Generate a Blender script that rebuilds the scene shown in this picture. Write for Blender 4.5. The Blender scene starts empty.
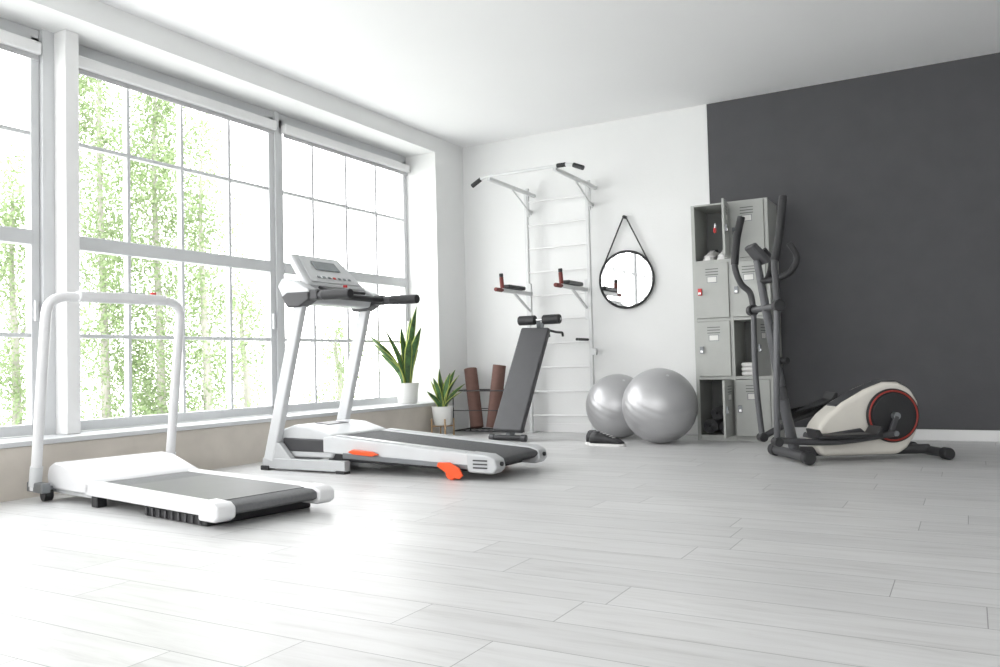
import bpy, math, random
from mathutils import Matrix, Vector
random.seed(7)
scn=bpy.context.scene
try:
    scn.view_settings.view_transform='Standard'
    scn.view_settings.look='None'
    scn.view_settings.exposure=0.0
except Exception: pass

# ------------------------------------------------------------ materials
def mat(name,col,rough=.5,metal=0,var=.04,scale=12,bump=0,bscale=200,spec=.5,coat=0):
    m=bpy.data.materials.new(name); m.use_nodes=True; nt=m.node_tree; N=nt.nodes; L=nt.links
    b=N["Principled BSDF"]; b.inputs["Roughness"].default_value=rough; b.inputs["Metallic"].default_value=metal
    b.inputs["Specular IOR Level"].default_value=spec
    b.inputs["Coat Weight"].default_value=coat
    tc=N.new("ShaderNodeTexCoord"); n=N.new("ShaderNodeTexNoise"); n.inputs["Scale"].default_value=scale; n.inputs["Detail"].default_value=4
    L.new(tc.outputs["Object"],n.inputs["Vector"])
    r=N.new("ShaderNodeValToRGB"); r.color_ramp.elements[0].position=.3; r.color_ramp.elements[1].position=.7
    c0=[max(0,c*(1-var)) for c in col]; c1=[min(1,c*(1+var)) for c in col]
    r.color_ramp.elements[0].color=(*c0,1); r.color_ramp.elements[1].color=(*c1,1)
    L.new(n.outputs["Fac"],r.inputs["Fac"]); L.new(r.outputs["Color"],b.inputs["Base Color"])
    if bump:
        n2=N.new("ShaderNodeTexNoise"); n2.inputs["Scale"].default_value=bscale; L.new(tc.outputs["Object"],n2.inputs["Vector"])
        bp=N.new("ShaderNodeBump"); bp.inputs["Strength"].default_value=bump; bp.inputs["Distance"].default_value=.005
        L.new(n2.outputs["Fac"],bp.inputs["Height"]); L.new(bp.outputs["Normal"],b.inputs["Normal"])
    return m
WALL=mat("wall_white_plaster",(.81,.815,.81),.8,var=.012,scale=2.5,bump=.2,bscale=60)
CEIL=mat("ceiling_paint",(.90,.90,.905),.85,var=.01,scale=1)
DARK=mat("accent_wall_charcoal",(.078,.078,.084),.75,var=.05,scale=5,bump=.2,bscale=80)
BEIGE=mat("ledge_beige",(.56,.515,.46),.7,var=.06,scale=6)
WHITE=mat("white_paint",(.80,.80,.80),.4,var=.01)
FRAME=mat("window_frame_pvc",(.60,.61,.62),.35,var=.01)
RIG=mat("wall_bar_steel",(.66,.67,.67),.35,var=.01)
BLIND=mat("blind_cassette",(.45,.45,.46),.5)
SILVER=mat("silver_plastic",(.52,.53,.54),.35,metal=.15,var=.02)
LGREY=mat("light_grey_plastic",(.60,.61,.62),.4,var=.02)
OFFW=mat("white_plastic",(.72,.72,.73),.3,var=.01)
GREYM=mat("grey_metal",(.22,.23,.24),.35,metal=.6,var=.03)
GUN=mat("gunmetal_paint",(.085,.087,.093),.35,metal=.3,var=.03)
DGREY=mat("dark_grey_plastic",(.05,.05,.054),.45,var=.05)
BLACK=mat("black_rubber",(.015,.015,.017),.5,var=.1)
BELT=mat("treadmill_belt",(.075,.077,.08),.7,var=.1,scale=60,bump=.3,bscale=500)
BELT2=mat("treadmill_belt_worn",(.13,.132,.136),.7,var=.08,scale=60,bump=.3,bscale=500)
ORANGE=mat("orange_plastic",(.85,.10,.02),.35,var=.03)
RED=mat("red_plastic",(.6,.03,.03),.4)
DRED=mat("dark_red_foam",(.16,.03,.025),.6)
RING=mat("red_ring_trim",(.34,.03,.02),.4)
SCREEN=mat("console_screen",(.20,.22,.23),.15,var=.1)
CREAM=mat("cream_plastic",(.72,.69,.63),.3,var=.02,coat=.3)
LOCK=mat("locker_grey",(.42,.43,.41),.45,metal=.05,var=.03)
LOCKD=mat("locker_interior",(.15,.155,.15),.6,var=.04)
LABEL=mat("label_paper",(.75,.75,.72),.6)
BALL=mat("ball_silver_vinyl",(.47,.47,.48),.38,metal=.5,var=.02,scale=3)
MATC=mat("yoga_mat_brown",(.15,.08,.065),.8,var=.08,scale=30)
MATG=mat("yoga_mat_grey",(.10,.10,.105),.8,var=.08,scale=30)
TOWEL=mat("towel_white",(.82,.81,.80),.95,var=.03,scale=40,bump=.5,bscale=300)
LEAF=mat("snake_leaf_green",(.05,.12,.035),.45,var=.6,scale=22)
LEAFY=mat("snake_leaf_margin",(.38,.44,.10),.45,var=.1)
POT=mat("ceramic_white",(.78,.78,.76),.3,var=.02)
SOIL=mat("soil",(.05,.035,.025),.95,var=.3,scale=60)
WOOD=mat("light_wood",(.45,.30,.17),.5,var=.15,scale=20)
CHROME=mat("chrome",(.7,.7,.71),.15,metal=1)
MIRR=mat("mirror_glass",(.92,.92,.92),.02,metal=1,var=0)

def floor_mat():
    m=bpy.data.materials.new("whitewashed_plank_floor"); m.use_nodes=True; nt=m.node_tree; N=nt.nodes; L=nt.links
    b=N["Principled BSDF"]; b.inputs["Specular IOR Level"].default_value=.3
    tc=N.new("ShaderNodeTexCoord"); s=N.new("ShaderNodeSeparateXYZ"); L.new(tc.outputs["Object"],s.inputs[0])
    def M(op,a,bv=None,c=None):
        n=N.new("ShaderNodeMath"); n.operation=op
        for i,v in enumerate((a,bv,c)):
            if v is None: continue
            if isinstance(v,(int,float)): n.inputs[i].default_value=v
            else: L.new(v,n.inputs[i])
        return n.outputs[0]
    PW,PL=.19,1.30
    yr=M('DIVIDE',M('SUBTRACT',s.outputs[1],.07),PW); row=M('FLOOR',yr); fy=M('FRACT',yr)
    wn=N.new("ShaderNodeTexWhiteNoise"); wn.noise_dimensions='1D'; L.new(row,wn.inputs["W"])
    xr=M('ADD',M('DIVIDE',s.outputs[0],PL),M('MULTIPLY',wn.outputs["Value"],7.31)); col=M('FLOOR',xr); fx=M('FRACT',xr)
    cb=N.new("ShaderNodeCombineXYZ"); L.new(row,cb.inputs[0]); L.new(col,cb.inputs[1])
    w2=N.new("ShaderNodeTexWhiteNoise"); w2.noise_dimensions='2D'; L.new(cb.outputs[0],w2.inputs["Vector"])
    ey=M('MULTIPLY',M('MINIMUM',fy,M('SUBTRACT',1,fy)),PW); ex=M('MULTIPLY',M('MINIMUM',fx,M('SUBTRACT',1,fx)),PL)
    edge=M('MINIMUM',ex,ey); gap=M('LESS_THAN',edge,.0013)
    gv=N.new("ShaderNodeCombineXYZ")
    L.new(M('ADD',M('MULTIPLY',s.outputs[0],1.6),M('MULTIPLY',w2.outputs["Value"],37)),gv.inputs[0])
    L.new(M('MULTIPLY',s.outputs[1],16),gv.inputs[1]); L.new(M('MULTIPLY',w2.outputs["Value"],11),gv.inputs[2])
    g=N.new("ShaderNodeTexNoise"); g.inputs["Scale"].default_value=1.6; g.inputs["Detail"].default_value=7; g.inputs["Roughness"].default_value=.62; g.inputs["Distortion"].default_value=.6
    L.new(gv.outputs[0],g.inputs["Vector"])
    r=N.new("ShaderNodeValToRGB"); e=r.color_ramp.elements
    e[0].position=.26; e[0].color=(.49,.485,.48,1); e[1].position=.60; e[1].color=(.65,.65,.65,1)
    r.color_ramp.elements.new(.44).color=(.605,.603,.60,1)
    L.new(g.outputs["Fac"],r.inputs["Fac"])
    mx=N.new("ShaderNodeMix"); mx.data_type='RGBA'; mx.blend_type='MULTIPLY'; mx.inputs[0].default_value=1
    L.new(r.outputs["Color"],mx.inputs[6])
    mr=N.new("ShaderNodeMapRange"); mr.inputs["To Min"].default_value=.94; mr.inputs["To Max"].default_value=1.03; L.new(w2.outputs["Value"],mr.inputs["Value"])
    L.new(mr.outputs[0],mx.inputs[7])
    m2=N.new("ShaderNodeMix"); m2.data_type='RGBA'; L.new(gap,m2.inputs[0]); L.new(mx.outputs[2],m2.inputs[6]); m2.inputs[7].default_value=(.26,.26,.26,1)
    L.new(m2.outputs[2],b.inputs["Base Color"])
    rr=N.new("ShaderNodeMapRange"); rr.inputs["To Min"].default_value=.30; rr.inputs["To Max"].default_value=.42; L.new(g.outputs["Fac"],rr.inputs["Value"]); L.new(rr.outputs[0],b.inputs["Roughness"])
    bp=N.new("ShaderNodeBump"); bp.inputs["Strength"].default_value=.12; bp.inputs["Distance"].default_value=.002
    L.new(M('SUBTRACT',g.outputs["Fac"],M('MULTIPLY',gap,1.5)),bp.inputs["Height"]); L.new(bp.outputs["Normal"],b.inputs["Normal"])
    return m
FLOOR=floor_mat()

# ------------------------------------------------------------ mesh helpers
class G:
    def __init__(s,name,loc=(0,0,0),rz=0,local=False):
        e=bpy.data.objects.new(name,None); bpy.context.collection.objects.link(e)
        e.location=loc; e.rotation_euler=(0,0,rz); e.empty_display_size=.1
        s.e=e; s.D=Vector((0,0,0)) if local else Vector(loc)
def mk(g,name,vs,fs,m,smooth=False,bevel=0,bseg=2,mats=None,fm=None,ang=35):
    me=bpy.data.meshes.new(name)
    D=g.D if g else Vector((0,0,0))
    me.from_pydata([tuple(Vector(v)-D) for v in vs],[],fs); 
    for q in (mats or [m]): me.materials.append(q)
    if fm:
        for p,i in zip(me.polygons,fm): p.material_index=i
    o=bpy.data.objects.new(name,me); bpy.context.collection.objects.link(o)
    if g: o.parent=g.e
    import bmesh
    bm=bmesh.new(); bm.from_mesh(me); bmesh.ops.recalc_face_normals(bm,faces=bm.faces); bm.to_mesh(me); bm.free()
    if smooth or bevel:
        for p in me.polygons: p.use_smooth=True
        me.set_sharp_from_angle(angle=math.radians(ang))
    if bevel:
        b=o.modifiers.new("bevel","BEVEL"); b.width=bevel; b.segments=bseg; b.limit_method='ANGLE'; b.angle_limit=math.radians(30); b.harden_normals=True
    return o
def box(g,name,x0,x1,y0,y1,z0,z1,m,bevel=0,bseg=2):
    vs=[(x,y,z) for x in (x0,x1) for y in (y0,y1) for z in (z0,z1)]
    fs=[(0,1,3,2),(4,6,7,5),(0,4,5,1),(2,3,7,6),(0,2,6,4),(1,5,7,3)]
    return mk(g,name,vs,fs,m,bevel=bevel,bseg=bseg)
def beam(g,name,p0,p1,w,t,m,up=(0,0,1),bevel=.004,w1=None,t1=None):
    p0=Vector(p0);p1=Vector(p1); d=(p1-p0).normalized(); s=d.cross(Vector(up))
    if s.length<1e-4: s=d.cross(Vector((0,1,0)))
    s.normalize(); u=s.cross(d).normalized()
    vs=[]
    for p,ww,tt in((p0,w,t),(p1,w1 or w,t1 or t)):
        for a,b in((-1,-1),(1,-1),(1,1),(-1,1)): vs.append(p+s*a*ww/2+u*b*tt/2)
    fs=[(0,1,2,3),(7,6,5,4)]+[(i,(i+1)%4,4+(i+1)%4,4+i) for i in range(4)]
    return mk(g,name,vs,fs,m,bevel=bevel)
def cyl(g,name,p0,p1,r,m,r1=None,n=24,bevel=0):
    p0=Vector(p0);p1=Vector(p1); d=(p1-p0).normalized(); a=d.orthogonal().normalized(); b=d.cross(a)
    vs=[]
    for p,rr in((p0,r),(p1,r if r1 is None else r1)):
        for i in range(n):
            t=2*math.pi*i/n; vs.append(p+(a*math.cos(t)+b*math.sin(t))*rr)
    fs=[tuple(range(n)),tuple(range(2*n-1,n-1,-1))]+[(i,(i+1)%n,n+(i+1)%n,n+i) for i in range(n)]
    return mk(g,name,vs,fs,m,smooth=True,bevel=bevel)
def smoothpts(P,k=8,closed=False):
    P=[Vector(p) for p in P]; n=len(P); out=[]
    rng=range(n if closed else n-1)
    for i in rng:
        if closed: a,b,c,d=P[(i-1)%n],P[i],P[(i+1)%n],P[(i+2)%n]
        else: a=P[max(i-1,0)];b=P[i];c=P[i+1];d=P[min(i+2,n-1)]
        for j in range(k):
            t=j/k
            out.append(.5*((2*b)+(c-a)*t+(2*a-5*b+4*c-d)*t*t+(3*b-a-3*c+d)*t**3))
    if not closed: out.append(P[-1])
    return out
def sweep(g,name,P,r,m,n=14,k=8,closed=False,sm=True,rx=None,radii=None):
    Q=smoothpts(P,k,closed) if sm else [Vector(p) for p in P]
    N=len(Q); vs=[]; prev=None
    for i,p in enumerate(Q):
        if closed: d=(Q[(i+1)%N]-Q[i-1]).normalized()
        else: d=(Q[min(i+1,N-1)]-Q[max(i-1,0)]).normalized()
        if prev is None: a=d.orthogonal().normalized()
        else:
            a=prev-d*prev.dot(d); a.normalize()
        prev=a; b=d.cross(a)
        rr=r
        if radii:
            f=i/(N-1)*(len(radii)-1); q=int(min(f,len(radii)-2)); rr=radii[q]+(radii[q+1]-radii[q])*(f-q)
        for j in range(n):
            t=2*math.pi*j/n; vs.append(p+a*math.cos(t)*rr+b*math.sin(t)*(rx or rr))
    fs=[]
    for i in range(N if closed else N-1):
        i2=(i+1)%N
        for j in range(n): fs.append((i*n+j,i*n+(j+1)%n,i2*n+(j+1)%n,i2*n+j))
    if not closed: fs+= [tuple(range(n-1,-1,-1)),tuple(range((N-1)*n,N*n))]
    return mk(g,name,vs,fs,m,smooth=True,ang=50)
def bent(P,r=.05,k=6):
    """round the corners of a polyline"""
    P=[Vector(p) for p in P]; out=[P[0]]
    for i in range(1,len(P)-1):
        a=(P[i-1]-P[i]); b=(P[i+1]-P[i]); ra=min(r,a.length*.49,b.length*.49)
        s=P[i]+a.normalized()*ra; e=P[i]+b.normalized()*ra
        for j in range(k+1):
            t=j/k; out.append(s*(1-t)**2+P[i]*2*t*(1-t)+e*t*t)
    out.append(P[-1]); return out
def pipe(g,name,P,r,m,bend=.05,n=14): return sweep(g,name,bent(P,bend),r,m,n=n,sm=False)
def prism(g,name,pts,y0,y1,m,bevel=.006,bseg=2,plane='xz'):
    n=len(pts); vs=[]
    for y in (y0,y1):
        for a,b in pts: vs.append((a,y,b) if plane=='xz' else ((a,b,y) if plane=='xy' else (y,a,b)))
    fs=[tuple(range(n)),tuple(range(2*n-1,n-1,-1))]+[(i,(i+1)%n,n+(i+1)%n,n+i) for i in range(n)]
    return mk(g,name,vs,fs,m,bevel=bevel,bseg=bseg)
def lathe(g,name,prof,c,m,n=32):
    vs=[];c=Vector(c)
    for r,z in prof:
        for i in range(n):
            t=2*math.pi*i/n; vs.append(c+Vector((r*math.cos(t),r*math.sin(t),z)))
    fs=[]
    for k in range(len(prof)-1):
        for i in range(n): fs.append((k*n+i,k*n+(i+1)%n,(k+1)*n+(i+1)%n,(k+1)*n+i))
    fs.append(tuple(range(n))); fs.append(tuple(range((len(prof)-1)*n,len(prof)*n)))
    return mk(g,name,vs,fs,m,smooth=True,ang=40)
def loft(g,name,rings,m,ang=60):
    n=len(rings[0]); vs=[v for r in rings for v in r]; fs=[]
    for k in range(len(rings)-1):
        for i in range(n): fs.append((k*n+i,k*n+(i+1)%n,(k+1)*n+(i+1)%n,(k+1)*n+i))
    fs.append(tuple(range(n))); fs.append(tuple(range((len(rings)-1)*n,len(rings)*n)))
    return mk(g,name,vs,fs,m,smooth=True,ang=ang)

# ------------------------------------------------------------ room shell
H=2.8; RX=6.8; FY=-10.0; AX=2.49; WX=.045
box(None,"floor",-.4,RX+.2,FY-.2,.2,-.12,0,FLOOR)
box(None,"ceiling",-.42,RX+.2,FY-.2,.2,H,H+.15,CEIL)
box(None,"wall_back",-.42,AX,0,.2,0,H,WALL)
box(None,"wall_back_accent",AX,RX+.2,0,.2,0,H,DARK)
box(None,"trim_accent_edge",AX-.03,AX,-.006,0,0.08,H,WHITE)
box(None,"wall_right",RX,RX+.2,FY,0,0,H,WALL)
box(None,"baseboard_back",WX+.001,RX-.001,-.016,-.001,0,.08,WHITE,bevel=.004)
gw=G("wall_front",(3.2,FY,0))
box(gw,"below_window",0,RX,FY-.2,FY,0,.6,WALL); box(gw,"above_window",0,RX,FY-.2,FY,2.55,H,WALL)
box(gw,"pier_left",0,.8,FY-.2,FY,.6,2.55,WALL); box(gw,"pier_right",6.0,RX,FY-.2,FY,.6,2.55,WALL)
for i,x in enumerate((2.1,3.4,4.7)): box(gw,"mullion_%d"%i,x-.03,x+.03,FY-.12,FY-.06,.6,2.55,FRAME)
SZ=.30; TZ=2.65
gl=G("wall_left",(0,-5,0))
box(gl,"parapet",-.40,.02,FY,-.0,0,SZ-.03,BEIGE)
box(gl,"beam",-.40,WX,FY,0,TZ,H,WALL)
box(gl,"corner_pier",-.40,WX,-.49,0,0,TZ,WALL)
box(gl,"front_pier",-.40,0,FY,-9.2,SZ-.03,TZ,WALL)
box(None,"trim_window_sill",-.38,.03,-9.19,-.495,SZ-.028,SZ,FRAME,bevel=.004)
XW0,XW1=-.35,-.29
def window(idx,y0,y1,mull):
    g=G("window_%d"%idx,(-.32,(y0+y1)/2,SZ))
    f=.05; zt=2.60; zb=SZ+.005
    box(g,"frame_left",XW0,XW1,y0,y0+f,zb,zt,FRAME,.004); box(g,"frame_right",XW0,XW1,y1-f,y1,zb,zt,FRAME,.004)
    box(g,"frame_bottom",XW0,XW1,y0,y1,zb,zb+.06,FRAME,.004); box(g,"frame_top",XW0,XW1,y0,y1,zt-.07,TZ-.001,FRAME,.004)
    box(g,"transom",XW0,XW1+.012,y0+f,y1-f,1.39,1.475,FRAME,.004)
    for i,y in enumerate(mull): box(g,"mullion_%d"%i,XW0+.01,XW1-.005,y-.012,y+.012,zb+.06,zt-.07,FRAME,.003)
    for i,z in enumerate((.872,2.035)): box(g,"glazing_bar_%d"%i,XW0+.012,XW1-.007,y0+f,y1-f,z-.012,z+.012,FRAME,.003)
    box(g,"handle",XW1,XW1+.02,y1-f+.01,y1-f+.03,.95,1.07,LGREY,.004)
    box(g,"blind_cassette",-.285,-.225,y0+.02,y1-.02,2.485,2.56,WHITE,.012)
    box(g,"blind_slat",-.262,-.25,y0+.03,y1-.03,2.455,2.485,BLIND,.003)
window(1,-3.96,-2.24,(-3.51,-3.094,-2.676))
window(2,-2.19,-.495,(-1.794,-1.376,-.96))
window(3,-5.80,-4.10,(-5.37,-4.95,-4.53))
window(4,-7.54,-5.84,(-7.11,-6.69,-6.27))
window(5,-9.19,-7.58,(-8.78,-8.38,-7.99))
box(gl,"column",-.26,-.15,-4.03,-3.945,SZ,TZ,WHITE,.004)
box(gl,"column_core",-.36,-.26,-4.098,-3.962,SZ,TZ,FRAME)
box(gl,"column_b",-.36,-.275,-2.238,-2.192,SZ,TZ,FRAME,.004)
box(gl,"column_c",-.36,-.275,-5.838,-5.802,SZ,TZ,FRAME,.004)
box(gl,"column_d",-.36,-.275,-7.578,-7.542,SZ,TZ,FRAME,.004)

# ------------------------------------------------------------ small treadmill (walking, white)
a=-.155
g=G("treadmill",(.24,-4.06,0),a,local=True)
prism(g,"motor_hood",[(0,.06),(-.02,.12),(0,.17),(.06,.195),(.16,.19),(.42,.12),(.44,.10),(.44,.06)],-.30,.30,OFFW,.012,3)
prism(g,"hood_skirt",[(-.01,.04),(-.01,.075),(.44,.075),(.44,.04)],-.285,.285,SILVER,.004)
prism(g,"rail_near",[(.40,.055),(.40,.118),(1.42,.105),(1.42,.05)],-.300,-.230,OFFW,.008,3)
prism(g,"rail_far",[(.40,.055),(.40,.118),(1.42,.105),(1.42,.05)],.230,.300,OFFW,.008,3)
prism(g,"belt",[(.36,.055),(.36,.113),(1.485,.10),(1.515,.088),(1.515,.06),(1.49,.05)],-.215,.215,BELT2,.006)
prism(g,"belt_inner_edge",[(.38,.06),(.38,.112),(1.42,.103),(1.42,.05)],-.231,.231,DGREY,0)
for y0,y1,n in((-.305,-.213,"near"),(.213,.305,"far")):
    prism(g,"end_cap_"+n,[(1.39,.03),(1.39,.112),(1.50,.108),(1.53,.09),(1.53,.045),(1.50,.03)],y0,y1,OFFW,.012,3)
box(g,"under_tray",.90,1.40,-.27,.27,.0,.045,BLACK,.008)
for i in range(9): box(g,"tray_rib_%d"%i,.92+i*.053,.935+i*.053,-.276,-.27,.006,.04,DGREY)
box(g,"foot_front_near",.44,.5,-.29,-.24,0,.055,BLACK,.006); box(g,"foot_front_far",.44,.5,.24,.29,0,.055,BLACK,.006)
for s,nm in((-1,"near"),(1,"far")):
    cyl(g,"wheel_"+nm,(.03,s*.30,.035),(.03,s*.34,.035),.034,BLACK)
    box(g,"leg_bracket_"+nm,-.06,.12,s*.36-.022,s*.36+.022,.05,.10,GREYM,.006)
    beam(g,"leg_link_"+nm,(.03,s*.28,.06),(.03,s*.37,.07),.05,.03,GREYM)
U=[(.0,-.365,.06),(.15,-.365,1.04),(.15,.365,1.04),(.0,.365,.06)]
sweep(g,"handrail_frame",bent(U,.10,8),.025,OFFW,n=18,sm=False)
prism(g,"console_bar",[(.11,1.02),(.11,1.06),(.14,1.075),(.195,1.07),(.20,1.035),(.17,1.015)],-.22,.25,OFFW,.008,3)
box(g,"console_display",.14,.18,.0,.14,1.072,1.078,SILVER,.002)
cyl(g,"stop_button",(.16,.19,1.07),(.16,.19,1.084),.016,RED)
cyl(g,"leg_sleeve_near",(.0,-.365,.08),(.02,-.365,.18),.030,LGREY); cyl(g,"leg_sleeve_far",(.0,.365,.08),(.02,.365,.18),.030,LGREY)

# ------------------------------------------------------------ big treadmill
g=G("treadmill",(1.2,-2.70,0))
Y0,Y1=-3.0,-2.40
for y,nm in((Y0-.02,"near"),(Y1+.02,"far")):
    beam(g,"base_bar_"+nm,(.37,y,.045),(1.05,y,.045),.05,.065,SILVER)
    box(g,"base_foot_"+nm,.36,.43,y-.035,y+.035,0,.03,BLACK,.006)
    box(g,"base_foot_rear_"+nm,.98,1.05,y-.03,y+.03,0,.02,BLACK,.004)
    prism(g,"base_gusset_"+nm,[(.37,.06),(.62,.07),(.52,.17),(.44,.20)],y-.022,y+.022,SILVER,.006)
    beam(g,"upright_"+nm,(.42,y,.06),(.71,y,1.10),.055,.085,LGREY,up=(1,0,0),bevel=.012,w1=.05,t1=.075)
    prism(g,"shoulder_"+nm,[(.58,1.10),(.54,1.17),(.58,1.22),(.68,1.20),(.80,1.14),(.80,1.11),(.70,1.11)],y-.045,y+.045,SILVER,.012,3)
    prism(g,"shoulder_base_"+nm,[(.62,1.03),(.57,1.10),(.62,1.13),(.80,1.125),(.80,1.07),(.72,1.03)],y-.047,y+.047,DGREY,.012,3)
    xe=1.10 if nm=="near" else 1.14
    cyl(g,"handle_"+nm,(.74,y,1.10),(xe,y,1.092),.028,DGREY,bevel=.008)
    cyl(g,"handle_grip_"+nm,(xe-.22,y,1.097),(xe+.003,y,1.092),.031,BLACK,bevel=.008)
    box(g,"handle_sleeve_"+nm,.72,.86,y-.034,y+.034,1.068,1.134,DGREY,.012,3)
beam(g,"base_cross",(.40,Y0,.045),(.40,Y1,.045),.05,.06,SILVER)
prism(g,"motor_hood",[(.44,.08),(.43,.18),(.48,.255),(.58,.285),(.72,.275),(.90,.225),(.92,.12),(.90,.08)],Y0+.015,Y1-.015,LGREY,.018,3)
prism(g,"hood_black_band",[(.50,.12),(.50,.205),(.84,.20),(.91,.19),(.91,.12)],Y0+.005,Y1-.005,DGREY,.01)
prism(g,"hood_badge",[(.60,.2835),(.60,.2875),(.715,.2795),(.715,.2755)],Y0+.20,Y1-.20,DGREY,.001)
rail=[(.84,.12),(.84,.215),(.92,.222),(1.94,.145),(1.94,.075)]
prism(g,"rail_near",rail,Y0,Y0+.085,LGREY,.01,3); prism(g,"rail_far",rail,Y1-.085,Y1,LGREY,.01,3)
grip=[(.93,.223),(1.93,.147),(1.93,.151),(.93,.227)]
prism(g,"rail_grip_near",grip,Y0+.012,Y0+.07,SILVER,0)
prism(g,"rail_grip_far",grip,Y1-.07,Y1-.012,SILVER,0)
prism(g,"belt",[(.80,.13),(.80,.226),(2.02,.135),(2.07,.12),(2.08,.10),(2.05,.075)],Y0+.088,Y1-.088,BELT,.008)
prism(g,"under_frame",[(.86,.07),(.86,.13),(1.97,.085),(1.97,.045)],Y0+.03,Y1-.03,BLACK,.006)
for y0,y1,nm in((Y0-.015,Y0+.095,"near"),(Y1-.095,Y1+.015,"far")):
    prism(g,"end_cap_"+nm,[(1.90,.045),(1.89,.155),(2.03,.145),(2.08,.12),(2.09,.07),(2.06,.04)],y0,y1,SILVER,.014,3)
    cyl(g,"adjust_bolt_"+nm,(2.085,(y0+y1)/2,.095),(2.097,(y0+y1)/2,.095),.012,BLACK)
for i in range(3): box(g,"cap_vent_%d"%i,1.94,2.03,Y0-.019,Y0-.015,.07+i*.02,.078+i*.02,DGREY)
prism(g,"folding_strut",[(1.0,.09),(1.9,.06),(1.9,.085),(1.0,.125)],Y0-.004,Y0+.02,GREYM,.004)
prism(g,"orange_lever",[(1.06,.135),(1.10,.150),(1.24,.140),(1.29,.122),(1.24,.112),(1.10,.12)],Y0-.035,Y0-.003,ORANGE,.008,3)
cyl(g,"orange_wheel",(1.80,Y0-.03,.038),(1.80,Y0+.01,.038),.038,ORANGE,bevel=.008)
prism(g,"orange_wheel_guard",[(1.71,.075),(1.72,.098),(1.80,.10),(1.86,.07),(1.885,.03),(1.86,.008),(1.81,.02)],Y0-.04,Y0-.025,ORANGE,.006)
cyl(g,"rear_wheel_far",(1.78,Y1-.01,.045),(1.78,Y1+.03,.045),.045,ORANGE,bevel=.008)
cyl(g,"console_crossbar",(.73,Y0,1.09),(.73,Y1,1.09),.032,DGREY)
cyl(g,"pulse_bar",(.86,Y0,1.10),(.86,Y1,1.10),.02,BLACK)
prism(g,"console_lower",[(.80,1.10),(.70,1.19),(.60,1.19),(.58,1.10),(.68,1.045),(.78,1.05)],Y0+.03,Y1-.03,SILVER,.014,3)
def slab(g,name,c,tilt,w,h,t,m,bevel=.01,wt=None):
    c=Vector(c); up=Vector((-math.cos(tilt),0,math.sin(tilt))); nrm=Vector((math.sin(tilt),0,math.cos(tilt)))
    vs=[]
    for k in(0,1):
        for sy,su in((-1,-1),(1,-1),(1,1),(-1,1)):
            ww=(wt if (wt and su>0) else w)
            vs.append(c+up*su*h/2+Vector((0,sy*ww/2,0))-nrm*t*k)
    return mk(g,name,vs,[(0,1,2,3),(7,6,5,4),(0,4,5,1),(1,5,6,2),(2,6,7,3),(3,7,4,0)],m,bevel=bevel)
T=math.radians(48)
slab(g,"console_panel",(.645,-2.71,1.285),T,.58,.31,.055,SILVER,.02,wt=.46)
slab(g,"console_face",(.650,-2.71,1.29),T,.48,.24,.006,LGREY,.004,wt=.38)
slab(g,"console_screen",(.632,-2.71,1.322),T,.24,.085,.004,SCREEN,.003,wt=.23)
for i in range(7): slab(g,"button_%d"%i,(.710,-2.86+i*.05,1.236),T,.026,.018,.004,SCREEN if i!=3 else RED,.002)
slab(g,"bottle_tray",(.76,-2.70,1.165),math.radians(20),.40,.09,.02,DGREY,.006)
cyl(g,"safety_key",(.79,-2.70,1.17),(.79,-2.70,1.185),.014,RED)

# ------------------------------------------------------------ sit-up board leaning on the wall bars
g=G("sit_up_bench",(1.0,-.65,0))
B0=Vector((1.0,-.93,.08)); B1=Vector((1.04,-.42,.98)); d=(B1-B0).normalized(); nb=Vector((0,-d.z,d.y)).normalized()
def padmesh(n,p0,p1,w,t,m,off):
    return beam(g,n,p0+nb*off,p1+nb*off,w,t,m,up=tuple(nb),bevel=.018)
padmesh("back_pad",B0,B1-d*.04,.28,.055,DGREY,.0)
padmesh("pad_base",B0+d*.02,B1-d*.06,.22,.02,BLACK,-.04)
beam(g,"spine",B0-nb*.06,B1-nb*.06+d*.05,.05,.04,GREYM)
cyl(g,"foot_bar",(.86,-.93,.03),(1.14,-.93,.03),.024,BLACK); cyl(g,"foot_cap_l",(.83,-.93,.03),(.87,-.93,.03),.029,DGREY); cyl(g,"foot_cap_r",(1.13,-.93,.03),(1.17,-.93,.03),.029,DGREY)
beam(g,"foot_post",(1.0,-.93,.03),B0-nb*.05+d*.08,.04,.04,GREYM)
cyl(g,"roller_axle",(.86,-.44,1.02),(1.28,-.44,1.02),.012,CHROME)
for x0,x1,n in((.87,1.035,"l"),(1.11,1.275,"r")): cyl(g,"foam_roller_"+n,(x0,-.44,1.02),(x1,-.44,1.02),.042,BLACK,bevel=.01)
beam(g,"roller_post",(1.05,-.40,.93),(1.06,-.44,1.02),.035,.03,GREYM)
pipe(g,"hook_l",[(.98,-.38,.93),(.98,-.2,.915),(.98,-.075,.915),(.98,-.065,.88)],.011,BLACK,.03)
pipe(g,"hook_r",[(1.12,-.38,.93),(1.12,-.2,.915),(1.12,-.075,.915),(1.12,-.065,.88)],.011,BLACK,.03)

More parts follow.
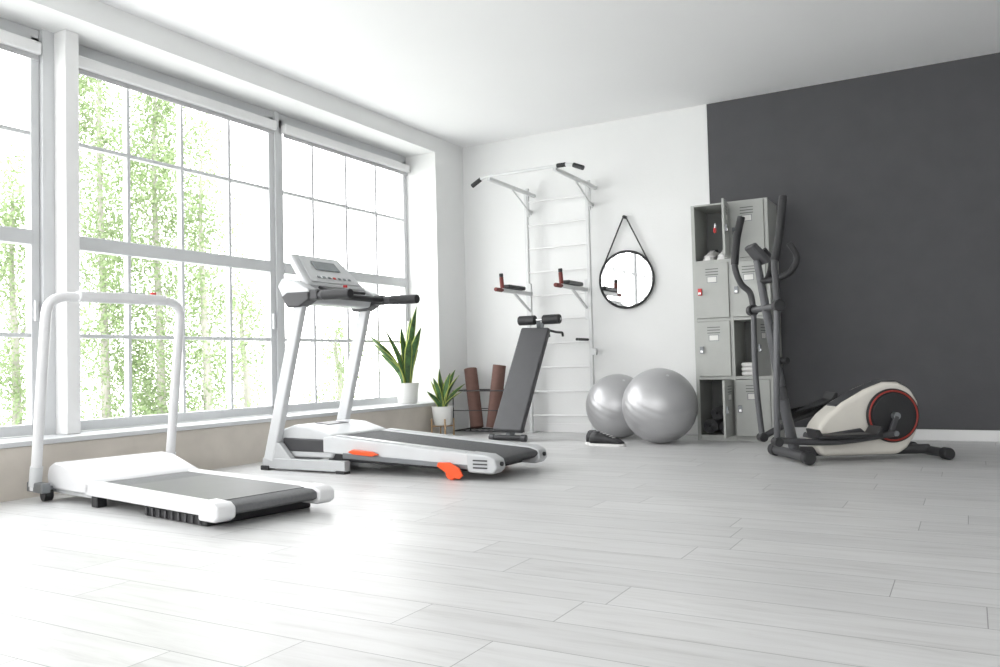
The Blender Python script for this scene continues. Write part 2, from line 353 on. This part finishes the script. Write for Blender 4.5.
# ------------------------------------------------------------ wall bars with pull-up and dip station
g=G("wall_bars",(1.11,-.1,0))
PX0,PX1=.80,1.42
for x,n in((PX0,"left"),(PX1,"right")):
    box(g,"post_"+n,x-.016,x+.016,-.13,-.095,0,2.26,RIG,.005)
    box(g,"foot_plate_"+n,x-.04,x+.04,-.17,-.03,0,.012,RIG,.003)
    for i,z in enumerate((.35,.72,2.05)): box(g,"wall_bracket_%s_%d"%(n,i),x-.012,x+.012,-.098,-.002,z,z+.03,RIG,.003)
for i in range(10): cyl(g,"rung_%d"%i,(PX0,-.11,.16+i*.22),(PX1,-.11,.16+i*.22),.0085,WHITE,n=12)
ZB=2.22; YB=-.88
for x,n in((.845,"left"),(1.465,"right")):
    beam(g,"pullup_arm_"+n,(x,-.02,ZB-.01),(x,YB,ZB),.03,.03,RIG)
    beam(g,"pullup_brace_"+n,(x,-.10,ZB-.20),(x,YB+.42,ZB-.02),.014,.014,RIG)
    beam(g,"pullup_riser_"+n,(x-.03,-.11,ZB-.22),(x-.03,-.11,ZB+.05),.026,.026,RIG)
pipe(g,"pullup_bar",[(.68,YB+.0,ZB-.045),(.80,YB,ZB+.02),(1.60,YB,ZB+.02),(1.72,YB,ZB-.03)],.014,RIG,.05)
cyl(g,"grip_left",(.68,YB,ZB-.045),(.77,YB,ZB+.005),.019,BLACK,bevel=.004)
cyl(g,"grip_right",(1.725,YB,ZB-.03),(1.635,YB,ZB+.008),.019,BLACK,bevel=.004)
cyl(g,"grip_mid",(1.49,YB,ZB+.02),(1.57,YB,ZB+.02),.018,BLACK,bevel=.004)
for x,n in((PX0+.02,"left"),(PX1-.03,"right")):
    beam(g,"dip_arm_"+n,(x,-.09,1.285),(x,-.66,1.285),.03,.035,RIG)
    beam(g,"dip_brace_"+n,(x,-.12,1.12),(x,-.42,1.27),.02,.02,RIG)
    beam(g,"dip_mount_"+n,(x,-.115,1.02),(x,-.115,1.38),.03,.03,RIG)
    box(g,"forearm_pad_"+n,x-.045,x+.045,-.58,-.28,1.303,1.338,BLACK,.012,3)
    cyl(g,"dip_grip_"+n,(x,-.64,1.30),(x,-.655,1.40),.018,DRED,bevel=.004)
    cyl(g,"dip_grip_cap_"+n,(x,-.655,1.40),(x,-.657,1.43),.018,BLACK,bevel=.004)
    cyl(g,"dip_handle_"+n,(x,-.64,1.285),(x,-.76,1.285),.018,DRED,bevel=.004)
cyl(g,"low_bar",(PX1-.03,-.12,.84),(PX1-.03,-.36,.84),.012,BLACK)
box(g,"low_latch",PX1+.0,PX1+.05,-.14,-.1,.70,.76,RIG,.004)

# ------------------------------------------------------------ mirror
g=G("wall_mirror",(1.735,-.03,1.36))
c=Vector((1.735,-.025,1.36)); R=.248
P=[c+Vector((math.cos(t)*R,0,math.sin(t)*R)) for t in [2*math.pi*i/72 for i in range(72)]]
sweep(g,"frame",P,.010,BLACK,n=12,closed=True,sm=False,rx=.014)
cyl(g,"mirror_glass",(c.x,-.022,c.z),(c.x,-.028,c.z),R,MIRR,n=72)
cyl(g,"mirror_back",(c.x,-.006,c.z),(c.x,-.021,c.z),R,BLACK,n=72)
for s,n in((-1,"l"),(1,"r")):
    x=c.x+s*R*.93; z=c.z+R*.40
    beam(g,"strap_"+n,(x,-.025,z),(c.x+s*.012,-.03,1.915),.008,.018,BLACK,up=(0,1,0),bevel=.001)
cyl(g,"peg",(c.x,0,1.915),(c.x,-.05,1.915),.015,BLACK,bevel=.003)

# ------------------------------------------------------------ exercise balls
def ball(x,y,r):
    g=G("exercise_ball",(x,y,0),local=True)
    prof=[];n=96
    S=64
    for k in range(1,n):
        ph=math.pi*k/n; z=r-math.cos(ph)*r
        rr=r*math.sin(ph)
        gro=.0018*max(0,math.cos(k*math.pi/3)) if .32<k/n<.68 else 0
        prof.append(((rr-gro),z))
    vs=[(0,0,0)]+[(p*math.cos(2*math.pi*i/S),p*math.sin(2*math.pi*i/S),z) for p,z in prof for i in range(S)]+[(0,0,2*r)]
    fs=[]
    for i in range(S): fs.append((0,1+(i+1)%S,1+i))
    K=len(prof)
    for k in range(K-1):
        for i in range(S): fs.append((1+k*S+i,1+k*S+(i+1)%S,1+(k+1)*S+(i+1)%S,1+(k+1)*S+i))
    for i in range(S): fs.append((1+(K-1)*S+i,1+(K-1)*S+(i+1)%S,len(vs)-1))
    o=mk(g,"vinyl_shell",vs,fs,BALL,smooth=True,ang=180)
    M=Matrix.Translation((0,0,r))@Matrix.Rotation(.5,4,'X')@Matrix.Rotation(.4,4,'Y')@Matrix.Translation((0,0,-r))
    o.data.transform(M)
    v=cyl(g,"valve",(0,0,2*r-.004),(0,0,2*r+.002),.012,LGREY,n=12); v.data.transform(M)
ball(1.775,-.42,.267); ball(2.245,-.735,.29)

# ------------------------------------------------------------ sneakers
def shoe(g,nm,ox,oy,ang,upper=None):
    rot=Matrix.Rotation(ang,3,'Z')
    def T(x,y,z):
        v=rot@Vector((x,y,0)); return (ox+v.x,oy+v.y,z)
    st=[(-.135,.022,.075,.02),(-.12,.034,.105,.02),(-.08,.037,.10,.02),(-.03,.036,.095,.02),(.02,.040,.082,.02),(.07,.044,.062,.02),(.11,.040,.050,.02),(.135,.022,.036,.02)]
    rings=[]
    for x,w,h,b in st:
        ring=[]
        for i in range(16):
            t=2*math.pi*i/16; cy=math.copysign(abs(math.cos(t))**.75,math.cos(t)); sz=math.copysign(abs(math.sin(t))**.75,math.sin(t))
            ring.append(T(x,w*cy*(1-.25*max(0,sz)),b+(h-b)/2+(h-b)/2*sz))
        rings.append(ring)
    loft(g,nm+"_upper",rings,upper or BLACK)
    out=[(-.145,.015),(-.125,.036),(-.08,.041),(-.02,.038),(.03,.043),(.08,.048),(.12,.043),(.145,.02)]
    pts=[T(x,w,0)[:2] for x,w in out]+[T(x,-w,0)[:2] for x,w in reversed(out)]
    prism(g,nm+"_sole",pts,0.0,.020,TOWEL,.004,2,plane='xy')
    for i in range(4):
        x=-.02+i*.025; z=.096-i*.0095
        beam(g,nm+"_lace_%d"%i,T(x,-.02,z),T(x+.008,.02,z),.006,.004,TOWEL,bevel=.001)
    cyl(g,nm+"_collar",T(-.085,0,.09),T(-.085,0,.11),.030,DGREY,r1=.027)
g=G("sneakers",(1.88,-.96,0))
shoe(g,"left_shoe",1.93,-1.06,math.radians(-2)); shoe(g,"right_shoe",1.86,-.95,math.radians(12))

# ------------------------------------------------------------ lockers
g=G("lockers",(2.745,-.21,0))
LX=[2.46,2.745,3.03]; YF,YK=-.42,-.025; LZ=[.03,.49,.95,1.41,1.87]; t=.012
for i,x in enumerate(LX):
    box(g,"side_%d"%i,x-t/2,x+t/2,YF,YK,0,1.87,LOCK,.001)
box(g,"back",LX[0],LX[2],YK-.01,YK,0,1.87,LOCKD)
for i,z in enumerate(LZ): box(g,"shelf_%d"%i,LX[0],LX[2],YF+.001,YK-.01,z-.012,z+.012 if i<4 else z,LOCK,.001)
box(g,"plinth",LX[0],LX[2],YF+.004,YF+.02,0,.03,LOCK)
for i,x in enumerate(LX): box(g,"stile_%d"%i,x-.014,x+.014,YF-.002,YF+.008,0,1.87,LOCK,.002)
def door(col,row,opening=0):
    x0,x1=LX[col]+.016,LX[col+1]-.016; z0,z1=LZ[row]+.014,LZ[row+1]-.014
    w=x1-x0
    nm="door_%d_%d"%(col,row)
    th=math.radians(opening)
    def add(n,ax0,ax1,dy0,dy1,zz0,zz1,m,bv=.002):
        vs=[]
        for ax in (ax0,ax1):
            for dy in(dy0,dy1):
                for z in(zz0,zz1):
                    px,py=-ax,-dy
                    X=px*math.cos(th)-py*math.sin(th); Yv=px*math.sin(th)+py*math.cos(th)
                    vs.append((x1+X,YF+Yv,z))
        mk(g,nm+"_"+n,vs,[(0,1,3,2),(4,6,7,5),(0,4,5,1),(2,3,7,6),(0,2,6,4),(1,5,7,3)],m,bevel=bv)
    add("panel",0,w,-.003,.015,z0,z1,LOCK)
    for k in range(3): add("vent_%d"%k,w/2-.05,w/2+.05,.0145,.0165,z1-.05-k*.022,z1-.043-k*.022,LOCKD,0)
    add("label",w/2-.035,w/2+.035,.015,.017,z1-.15,z1-.11,LABEL,0)
    add("label_frame",w/2-.04,w/2+.04,.0145,.0162,z1-.155,z1-.105,GREYM,0)
    add("latch",w-.045,w-.015,.015,.03,(z0+z1)/2-.035,(z0+z1)/2+.02,GREYM if not(col==0 and row==2) else RED)
    add("lock",w-.04,w-.02,.015,.035,(z0+z1)/2-.03,(z0+z1)/2-.01,CHROME)
door(0,3,97); door(0,2); door(0,1); door(0,0,88); door(1,3); door(1,2); door(1,1,80); door(1,0,14)
cyl(g,"padlock_body",(2.705,-.655,1.62),(2.690,-.655,1.62),.022,RED,bevel=.003); pipe(g,"padlock_shackle",[(2.70,-.665,1.63),(2.70,-.665,1.67),(2.70,-.645,1.67),(2.70,-.645,1.63)],.004,CHROME,.01,n=8)
g=G("towel_stack",(2.89,-.22,.503))
for i in range(3): box(g,"towel_%d"%i,2.79,2.985,-.37,-.10,.503+i*.035,.537+i*.035,TOWEL,.014,3)
g=G("white_sneakers",(2.6,-.25,1.422))
def shoeW(g,nm,ox,oy,ang,z):
    n0=set(bpy.data.objects); shoe(g,nm,ox,oy,ang,TOWEL)
    for o in set(bpy.data.objects)-n0: o.data.transform(Matrix.Translation((0,0,z)))
shoeW(g,"left",2.56,-.25,math.radians(-90),1.423); shoeW(g,"right",2.66,-.24,math.radians(-85),1.423)
def roll(name,p0,p1,r,m):
    p0=Vector(p0);p1=Vector(p1); g=G(name,tuple(p0)); d=(p1-p0).normalized(); a=d.orthogonal().normalized(); b=d.cross(a)
    turns=4.2; n=110; th=.006; vs=[]; 
    for e,p in enumerate((p0,p1)):
        for off in(0,1):
            for i in range(n):
                f=i/(n-1); t=f*turns*2*math.pi; rr=.012+(r-.012)*f-(th*.8 if off else 0)
                vs.append(p+(a*math.cos(t)+b*math.sin(t))*rr)
    fs=[]
    O=lambda e,off,i:(e*2+off)*n+i
    for i in range(n-1):
        fs.append((O(0,0,i),O(0,0,i+1),O(1,0,i+1),O(1,0,i))); fs.append((O(0,1,i),O(1,1,i),O(1,1,i+1),O(0,1,i+1)))
        for e in(0,1): fs.append((O(e,0,i),O(e,1,i),O(e,1,i+1),O(e,0,i+1)))
    for i in(0,n-1): fs.append((O(0,0,i),O(1,0,i),O(1,1,i),O(0,1,i)))
    mk(g,"rolled_sheet",vs,fs,m,smooth=True,ang=40)
    return g
for x,z,r in((2.54,.045+.062,.06),(2.665,.045+.058,.055),(2.60,.21,.055)):
    roll("yoga_mat",(x,-.40,z),(x,-.06,z),r,MATG)

# ------------------------------------------------------------ rolled mats + wire rack
g=G("wire_rack",(.44,-.27,0))
X0,X1,Ya,Yb=.14,.72,-.42,-.12
for x in(X0,X1):
    for y in(Ya,Yb): cyl(g,"post",(x,y,0),(x,y,.40),.006,BLACK,n=10)
for z in(.03,.40):
    for y in(Ya,Yb): cyl(g,"rail_x",(X0,y,z),(X1,y,z),.006,BLACK,n=10)
    for x in(X0,X1): cyl(g,"rail_y",(x,Ya,z),(x,Yb,z),.006,BLACK,n=10)
for i in range(1,9):
    x=X0+(X1-X0)*i/9; cyl(g,"bottom_wire",(x,Ya,.03),(x,Yb,.03),.003,BLACK,n=6)
for y in(Ya,Yb): cyl(g,"mid_rail",(X0,y,.22),(X1,y,.22),.004,BLACK,n=8)
roll("yoga_mat",(.32,-.30,.055),(.205,-.21,.60),.068,MATC)
roll("yoga_mat",(.475,-.28,.055),(.53,-.22,.63),.068,MATC)

# ------------------------------------------------------------ snake plants
def blade(g,nm,base,top,w,curv,seed):
    rnd=random.Random(seed); base=Vector(base); top=Vector(top); n=14
    d=(top-base); side=Vector((math.cos(curv),math.sin(curv),0)); bend=Vector((-side.y,side.x,0))
    vs=[];fs=[];fm=[]
    for i in range(n+1):
        f=i/n; p=base+d*f+Vector((d.x,d.y,0))*(f*f-f)*.9
        ww=w*(.55+1.2*f-.9*f*f)*(1 if f<.7 else max(.02,1-((f-.7)/.3)**1.6))
        tw=.5*f; s=(side*math.cos(tw)+bend*math.sin(tw)); nn=Vector((-s.y,s.x,0))
        for k,q in((-1,.25),(-.72,.12),(0,0),(.72,.12),(1,.25)): vs.append(p+s*k*ww+nn*q*ww)
    for i in range(n):
        for k in range(4):
            fs.append((i*5+k,i*5+k+1,(i+1)*5+k+1,(i+1)*5+k)); fm.append(1 if k in(0,3) else 0)
    o=mk(g,nm,vs,fs,None,smooth=True,mats=[LEAF,LEAFY],fm=fm,ang=80)
    s=o.modifiers.new("s","SOLIDIFY"); s.thickness=.004
def snake(x,y,z0,pr,ph,leaves,lw,stand=0,seed=1):
    g=G("potted_snake_plant",(x,y,z0)); rnd=random.Random(seed)
    zb=z0+stand
    lathe(g,"pot",[(pr*.72,zb),(pr*.80,zb+.01),(pr*.97,zb+ph-.01),(pr,zb+ph),(pr*.93,zb+ph),(pr*.90,zb+ph-.025)],(x,y,0),POT)
    cyl(g,"soil",(x,y,zb+ph-.03),(x,y,zb+ph-.02),pr*.9,SOIL)
    # leaves: (spread along the room diagonal, spread across it, height)
    for i,(r,dp,h) in enumerate(leaves):
        dx=.87*r-.49*dp; dy=.49*r+.87*dp
        b=(x+dx*.12,y+dy*.12,zb+ph-.03)
        blade(g,"leaf_%d"%i,b,(x+dx,y+dy,zb+ph+h),lw*(.85+.3*rnd.random()),.52+rnd.uniform(-.9,.9),seed*100+i)
    if stand:
        for k in range(4):
            t=math.pi/4+k*math.pi/2; cx,cy=x+math.cos(t)*pr*1.02,y+math.sin(t)*pr*1.02
            cyl(g,"stand_leg_%d"%k,(cx,cy,z0),(cx,cy,z0+stand+ph*.35),.008,WOOD,n=10)
        cyl(g,"stand_cross_a",(x-pr*.72,y-pr*.72,z0+stand-.008),(x+pr*.72,y+pr*.72,z0+stand-.008),.007,WOOD,n=8)
        cyl(g,"stand_cross_b",(x-pr*.72,y+pr*.72,z0+stand-.008),(x+pr*.72,y-pr*.72,z0+stand-.008),.007,WOOD,n=8)
snake(-.12,-.78,SZ,.11,.19,[(.10,.0,.70),(-.05,.0,.52),(-.30,-.35,.44),(-.18,-.15,.50),(-.22,-.24,.28),(.04,-.07,.42),(.14,-.04,.50),(.04,.04,.60),(-.10,-.04,.36),(.10,.03,.30),(-.26,-.30,.36)],.033,0,3)
snake(.165,-.64,0,.10,.17,[(-.02,.0,.34),(-.10,-.03,.24),(.16,-.03,.28),(.21,.02,.20),(-.13,-.10,.14),(.08,-.06,.30),(-.07,-.08,.26),(.12,.06,.33),(.0,.04,.24),(.18,-.08,.13)],.026,.10,5)

# ------------------------------------------------------------ elliptical trainer (local: +x to the rear, -y toward the room)
g=G("elliptical_trainer",(3.36,-1.57,0),math.radians(32.7),local=True)
cyl(g,"front_stabiliser",(0,-.24,.045),(0,.24,.045),.03,DGREY)
for s in(-1,1): cyl(g,"front_cap_%d"%(s+1),(0,s*.22,.045),(0,s*.29,.045),.040,BLACK,bevel=.012)
cyl(g,"rear_stabiliser",(.88,-.18,.04),(.88,.18,.04),.028,DGREY)
for s in(-1,1): cyl(g,"rear_cap_%d"%(s+1),(.88,s*.16,.04),(.88,s*.23,.04),.036,BLACK,bevel=.01)
pipe(g,"main_beam",[(0,0,.06),(.25,0,.05),(.88,0,.05)],.03,DGREY,.08)
sweep(g,"mast",[(.03,0,.05),(-.02,0,.30),(-.10,0,.80),(-.15,0,1.12),(-.17,0,1.25)],.028,GUN,radii=[.034,.032,.028,.024,.022])
cyl(g,"mast_collar",(-.035,0,.38),(-.05,0,.46),.037,DGREY,bevel=.005)
cyl(g,"tension_knob",(-.04,0,.62),(-.02,-.055,.62),.022,BLACK,bevel=.004)
body=[(.13,.10),(.14,.21),(.20,.28),(.30,.355),(.44,.43),(.56,.475),(.65,.475),(.73,.43),(.775,.35),(.785,.25),(.755,.15),(.70,.07),(.64,.03),(.16,.03)]
prism(g,"flywheel_housing",body,-.10,.10,CREAM,.03,4)
seam=[(.12,.135),(.13,.165),(.40,.20),(.44,.165),(.40,.135)]
prism(g,"housing_band",seam,-.106,.106,DGREY,.008)
top=[(.26,.335),(.40,.415),(.55,.474),(.64,.484),(.70,.462),(.66,.455),(.55,.44),(.42,.38),(.30,.31)]
prism(g,"housing_top_trim",top,-.07,.07,DGREY,.01)
for s in(-1,1):
    n="near" if s<0 else "far"; sy=s*.10
    cyl(g,"flywheel_cover_"+n,(.60,sy,.27),(.60,s*.122,.27),.165,BLACK,n=56,bevel=.008)
    P=[Vector((.60+.150*math.cos(q),s*.121,.27+.150*math.sin(q))) for q in [2*math.pi*i/64 for i in range(64)]]
    sweep(g,"red_ring_"+n,P,.006,RING,n=8,closed=True,sm=False)
    cyl(g,"disc_inner_"+n,(.60,s*.12,.27),(.60,s*.130,.27),.135,BLACK,n=48,bevel=.006)
    cyl(g,"axle_"+n,(.60,s*.12,.27),(.60,s*.165,.27),.022,GREYM)
for s,n,cp,front in((-1,"near",(.56,.17),(-.16,.15)),(1,"far",(.68,.37),(-.10,.13))):
    y=s*.20
    beam(g,"crank_"+n,(.60,s*.155,.27),(cp[0],s*.155,cp[1]),.03,.022,DGREY,up=(0,1,0))
    cyl(g,"crank_pin_"+n,(cp[0],s*.15,cp[1]),(cp[0],s*.225,cp[1]),.016,GREYM)
    if s<0: R_=[(front[0],y,front[1]),(.0,y,.135),(.20,y,.13),(.40,y,.15),(cp[0],y,cp[1])]
    else: R_=[(front[0],y,front[1]),(.0,y,.18),(.15,y,.25),(.40,y,.31),(cp[0],y,cp[1])]
    sweep(g,"pedal_rail_"+n,R_,.02,DGREY)
    zc=.175 if s<0 else .31
    sl=.0 if s<0 else .22
    px0,px1=(.06,.44) if s<0 else (.04,.36)
    def z(x): return zc+(x-(px0+px1)/2)*sl*1.6
    pts=[(px0,z(px0)-.02),(px0-.015,z(px0)+.035),(px0+.01,z(px0)+.035),(px0+.03,z(px0)),(px1-.03,z(px1)),(px1,z(px1)+.045),(px1+.015,z(px1)+.04),(px1+.01,z(px1)-.02)]
    prism(g,"foot_plate_"+n,pts,y-.075,y+.075,BLACK,.006)
A=[(-.16,-.20,.14),(-.155,-.21,.5),(-.135,-.21,.97),(-.14,-.215,1.10),(-.145,-.22,1.22),(-.11,-.22,1.38),(-.08,-.22,1.585)]
sweep(g,"swing_arm_near_lower",A[:3],.019,GUN); sweep(g,"swing_arm_near_upper",A[2:],.020,DGREY)
cyl(g,"arm_end_near",A[-1],(-.077,-.22,1.61),.023,BLACK,bevel=.006)
sweep(g,"grip_near",[A[4],A[5],A[6]],.025,BLACK)
Bm=[(-.10,.20,.13),(-.125,.21,.5),(-.125,.21,.94),(-.14,.215,1.06),(-.20,.22,1.13),(-.235,.22,1.25),(-.215,.22,1.42),(-.18,.22,1.56)]
sweep(g,"swing_arm_far_lower",Bm[:3],.019,GUN); sweep(g,"swing_arm_far_upper",Bm[2:],.020,DGREY)
sweep(g,"grip_far",[Bm[5],Bm[6],Bm[7]],.025,BLACK)
for q,n in((A[0],"near"),(Bm[0],"far")): cyl(g,"arm_joint_"+n,(q[0],q[1]-.035,q[2]),(q[0],q[1]+.035,q[2]),.028,BLACK,bevel=.005)
cyl(g,"arm_pivot_axle",(-.13,-.235,.95),(-.13,.235,.95),.02,GUN)
for s in(-1,1): cyl(g,"pivot_boss_%d"%(s+1),(-.13,s*.185,.95),(-.13,s*.245,.95),.036,BLACK,bevel=.006)
sweep(g,"fixed_handlebar",[(-.06,.17,1.34),(-.01,.18,1.27),(-.04,.14,1.17),(-.11,.05,1.12),(-.15,0,1.12),(-.11,-.05,1.12),(-.03,-.15,1.15),(.01,-.18,1.24),(-.03,-.17,1.33)],.019,BLACK)
slab(g,"console",(-.15,0,1.30),math.radians(50),.17,.15,.04,DGREY,.012,wt=.14)
slab(g,"console_display",(-.146,0,1.307),math.radians(50),.10,.06,.004,SCREEN,.002)
box(g,"bottle_holder",-.10,-.05,-.035,.035,.80,.86,BLACK,.01)

# ------------------------------------------------------------ outside: ground, hedges, trees
def leafmat(n,c):
    m=mat(n,c,.7,var=.15,scale=1.2,spec=.1); nt=m.node_tree; b=nt.nodes["Principled BSDF"]
    t=nt.nodes.new("ShaderNodeBsdfTranslucent"); mixn=nt.nodes.new("ShaderNodeMixShader"); mixn.inputs[0].default_value=.45
    src=b.inputs["Base Color"].links[0].from_socket; nt.links.new(src,t.inputs["Color"])
    nt.links.new(b.outputs[0],mixn.inputs[1]); nt.links.new(t.outputs[0],mixn.inputs[2]); nt.links.new(mixn.outputs[0],nt.nodes["Material Output"].inputs["Surface"])
    return m
LV=[leafmat("tree_leaf_a",(.24,.31,.165)),leafmat("tree_leaf_b",(.28,.34,.21)),leafmat("tree_leaf_c",(.19,.26,.125))]
BARK=mat("tree_bark",(.30,.29,.26),.9,var=.15,scale=5)
GR=mat("ground_outside",(.74,.74,.71),.9,var=.1,scale=.4)
mk(None,"ground",[(-60,-50,-3),(-1,-50,-3),(-1,60,-3),(-60,60,-3)],[(0,1,2,3)],GR)
mk(None,"ground",[(-1,-60,-3),(30,-60,-3),(30,-10.4,-3),(-1,-10.4,-3)],[(0,1,2,3)],GR)
def foliage(g,clumps,n,size,seed):
    rnd=random.Random(seed); vs=[];fs=[];fm=[]
    for i in range(n):
        c,r=rnd.choice(clumps); 
        p=Vector((rnd.gauss(0,1),rnd.gauss(0,1),rnd.gauss(0,1))); p=Vector(c)+Vector((p.x*r[0],p.y*r[0],p.z*r[1]))
        u=Vector((rnd.gauss(0,1),rnd.gauss(0,1),rnd.gauss(0,1))).normalized(); v=u.orthogonal().normalized(); s=size*(.6+.8*rnd.random()); k=len(vs)
        vs+= [p-u*s,p+v*s*.5,p+u*s,p-v*s*.5]; fs.append((k,k+1,k+2,k+3)); fm.append(rnd.choice((0,0,1,1,2)))
    me=bpy.data.meshes.new("foliage"); D=g.D
    me.from_pydata([tuple(v-D) for v in vs],[],fs)
    for q in LV: me.materials.append(q)
    me.polygons.foreach_set("material_index",fm)
    o=bpy.data.objects.new("foliage",me); bpy.context.collection.objects.link(o); o.parent=g.e
def tree(x,y,top,hw,n,seed,zb=-2.0):
    g=G("poplar_tree",(x,y,-3)); rnd=random.Random(seed)
    sweep(g,"trunk",[(x,y,-3),(x+.1,y,0),(x-.05,y,top*.6),(x,y,top*.9)],.12,BARK,radii=[.12,.08,.045,.02])
    cl=[]
    z=zb
    while z<top:
        f=(z-zb)/(top-zb); w=hw*(.6+1.3*f-1.6*f*f) if f<.95 else hw*.2
        for k in range(4):
            a=rnd.random()*6.28; q=w*(.2+.9*rnd.random())
            c=(x+math.cos(a)*q,y+math.sin(a)*q,z+rnd.uniform(-.25,.25)); cl.append((c,(.12+.16*rnd.random(),.18+.14*rnd.random())))
            if rnd.random()<.3: beam(g,"branch",(x,y,z-.5),c,.018,.018,BARK,bevel=0)
        z+=.36
    foliage(g,cl,n,.036,seed)
tree(-9.3,2.55,7.6,1.0,22000,1); tree(-8.5,3.1,6.6,.80,16000,2); tree(-7.75,3.5,5.0,.65,9000,3)
tree(-10.6,1.7,4.4,.65,10000,4); tree(-9.4,6.0,2.4,.7,5000,5); tree(-9.0,8.6,1.7,.8,5000,6)
g=G("hedge",(-5.2,2.0,-3))
rnd=random.Random(11); cl=[]
for i in range(110):
    f=i/109; x=-5.2+rnd.uniform(-.3,.3); y=-4+f*13; zt=.0+.28*math.sin(y*1.7)+.15*math.sin(y*4.1)
    cl.append(((x,y,-.6+rnd.uniform(-1.2,.0)+zt),(.22,.2)))
foliage(g,cl,24000,.034,12)

# ------------------------------------------------------------ light
w=bpy.data.worlds.new("overcast_sky"); scn.world=w; w.use_nodes=True
nt=w.node_tree; bg=nt.nodes["Background"]; bg.inputs[1].default_value=6.9
tc=nt.nodes.new("ShaderNodeTexCoord"); sp=nt.nodes.new("ShaderNodeSeparateXYZ"); nt.links.new(tc.outputs["Generated"],sp.inputs[0])
rp=nt.nodes.new("ShaderNodeValToRGB"); rp.color_ramp.elements[0].position=.45; rp.color_ramp.elements[0].color=(.8,.8,.8,1); rp.color_ramp.elements[1].position=.8; rp.color_ramp.elements[1].color=(.95,.98,1,1)
nt.links.new(sp.outputs[2],rp.inputs[0]); nt.links.new(rp.outputs[0],bg.inputs[0])
def portal(name,loc,rot,sx,sy):
    l=bpy.data.lights.new(name,'AREA'); l.shape='RECTANGLE'; l.size=sx; l.size_y=sy; l.cycles.is_portal=True
    o=bpy.data.objects.new(name,l); o.location=loc; o.rotation_euler=rot; bpy.context.collection.objects.link(o)
portal("skylight_portal_left",(-.39,-4.83,1.47),(0,math.radians(-90),0),2.34,8.72)
portal("skylight_portal_front",(3.4,FY-.19,1.57),(math.radians(90),0,0),5.2,1.95)
# ------------------------------------------------------------ camera
cd=bpy.data.cameras.new("camera"); cd.lens=29.81; cd.sensor_width=36; cd.clip_start=.05; cd.clip_end=300
co=bpy.data.objects.new("camera",cd); co.location=(4.351,-6.934,.646); co.rotation_euler=tuple(math.radians(a) for a in(92.071,1.393,29.584))
bpy.context.collection.objects.link(co); scn.camera=co
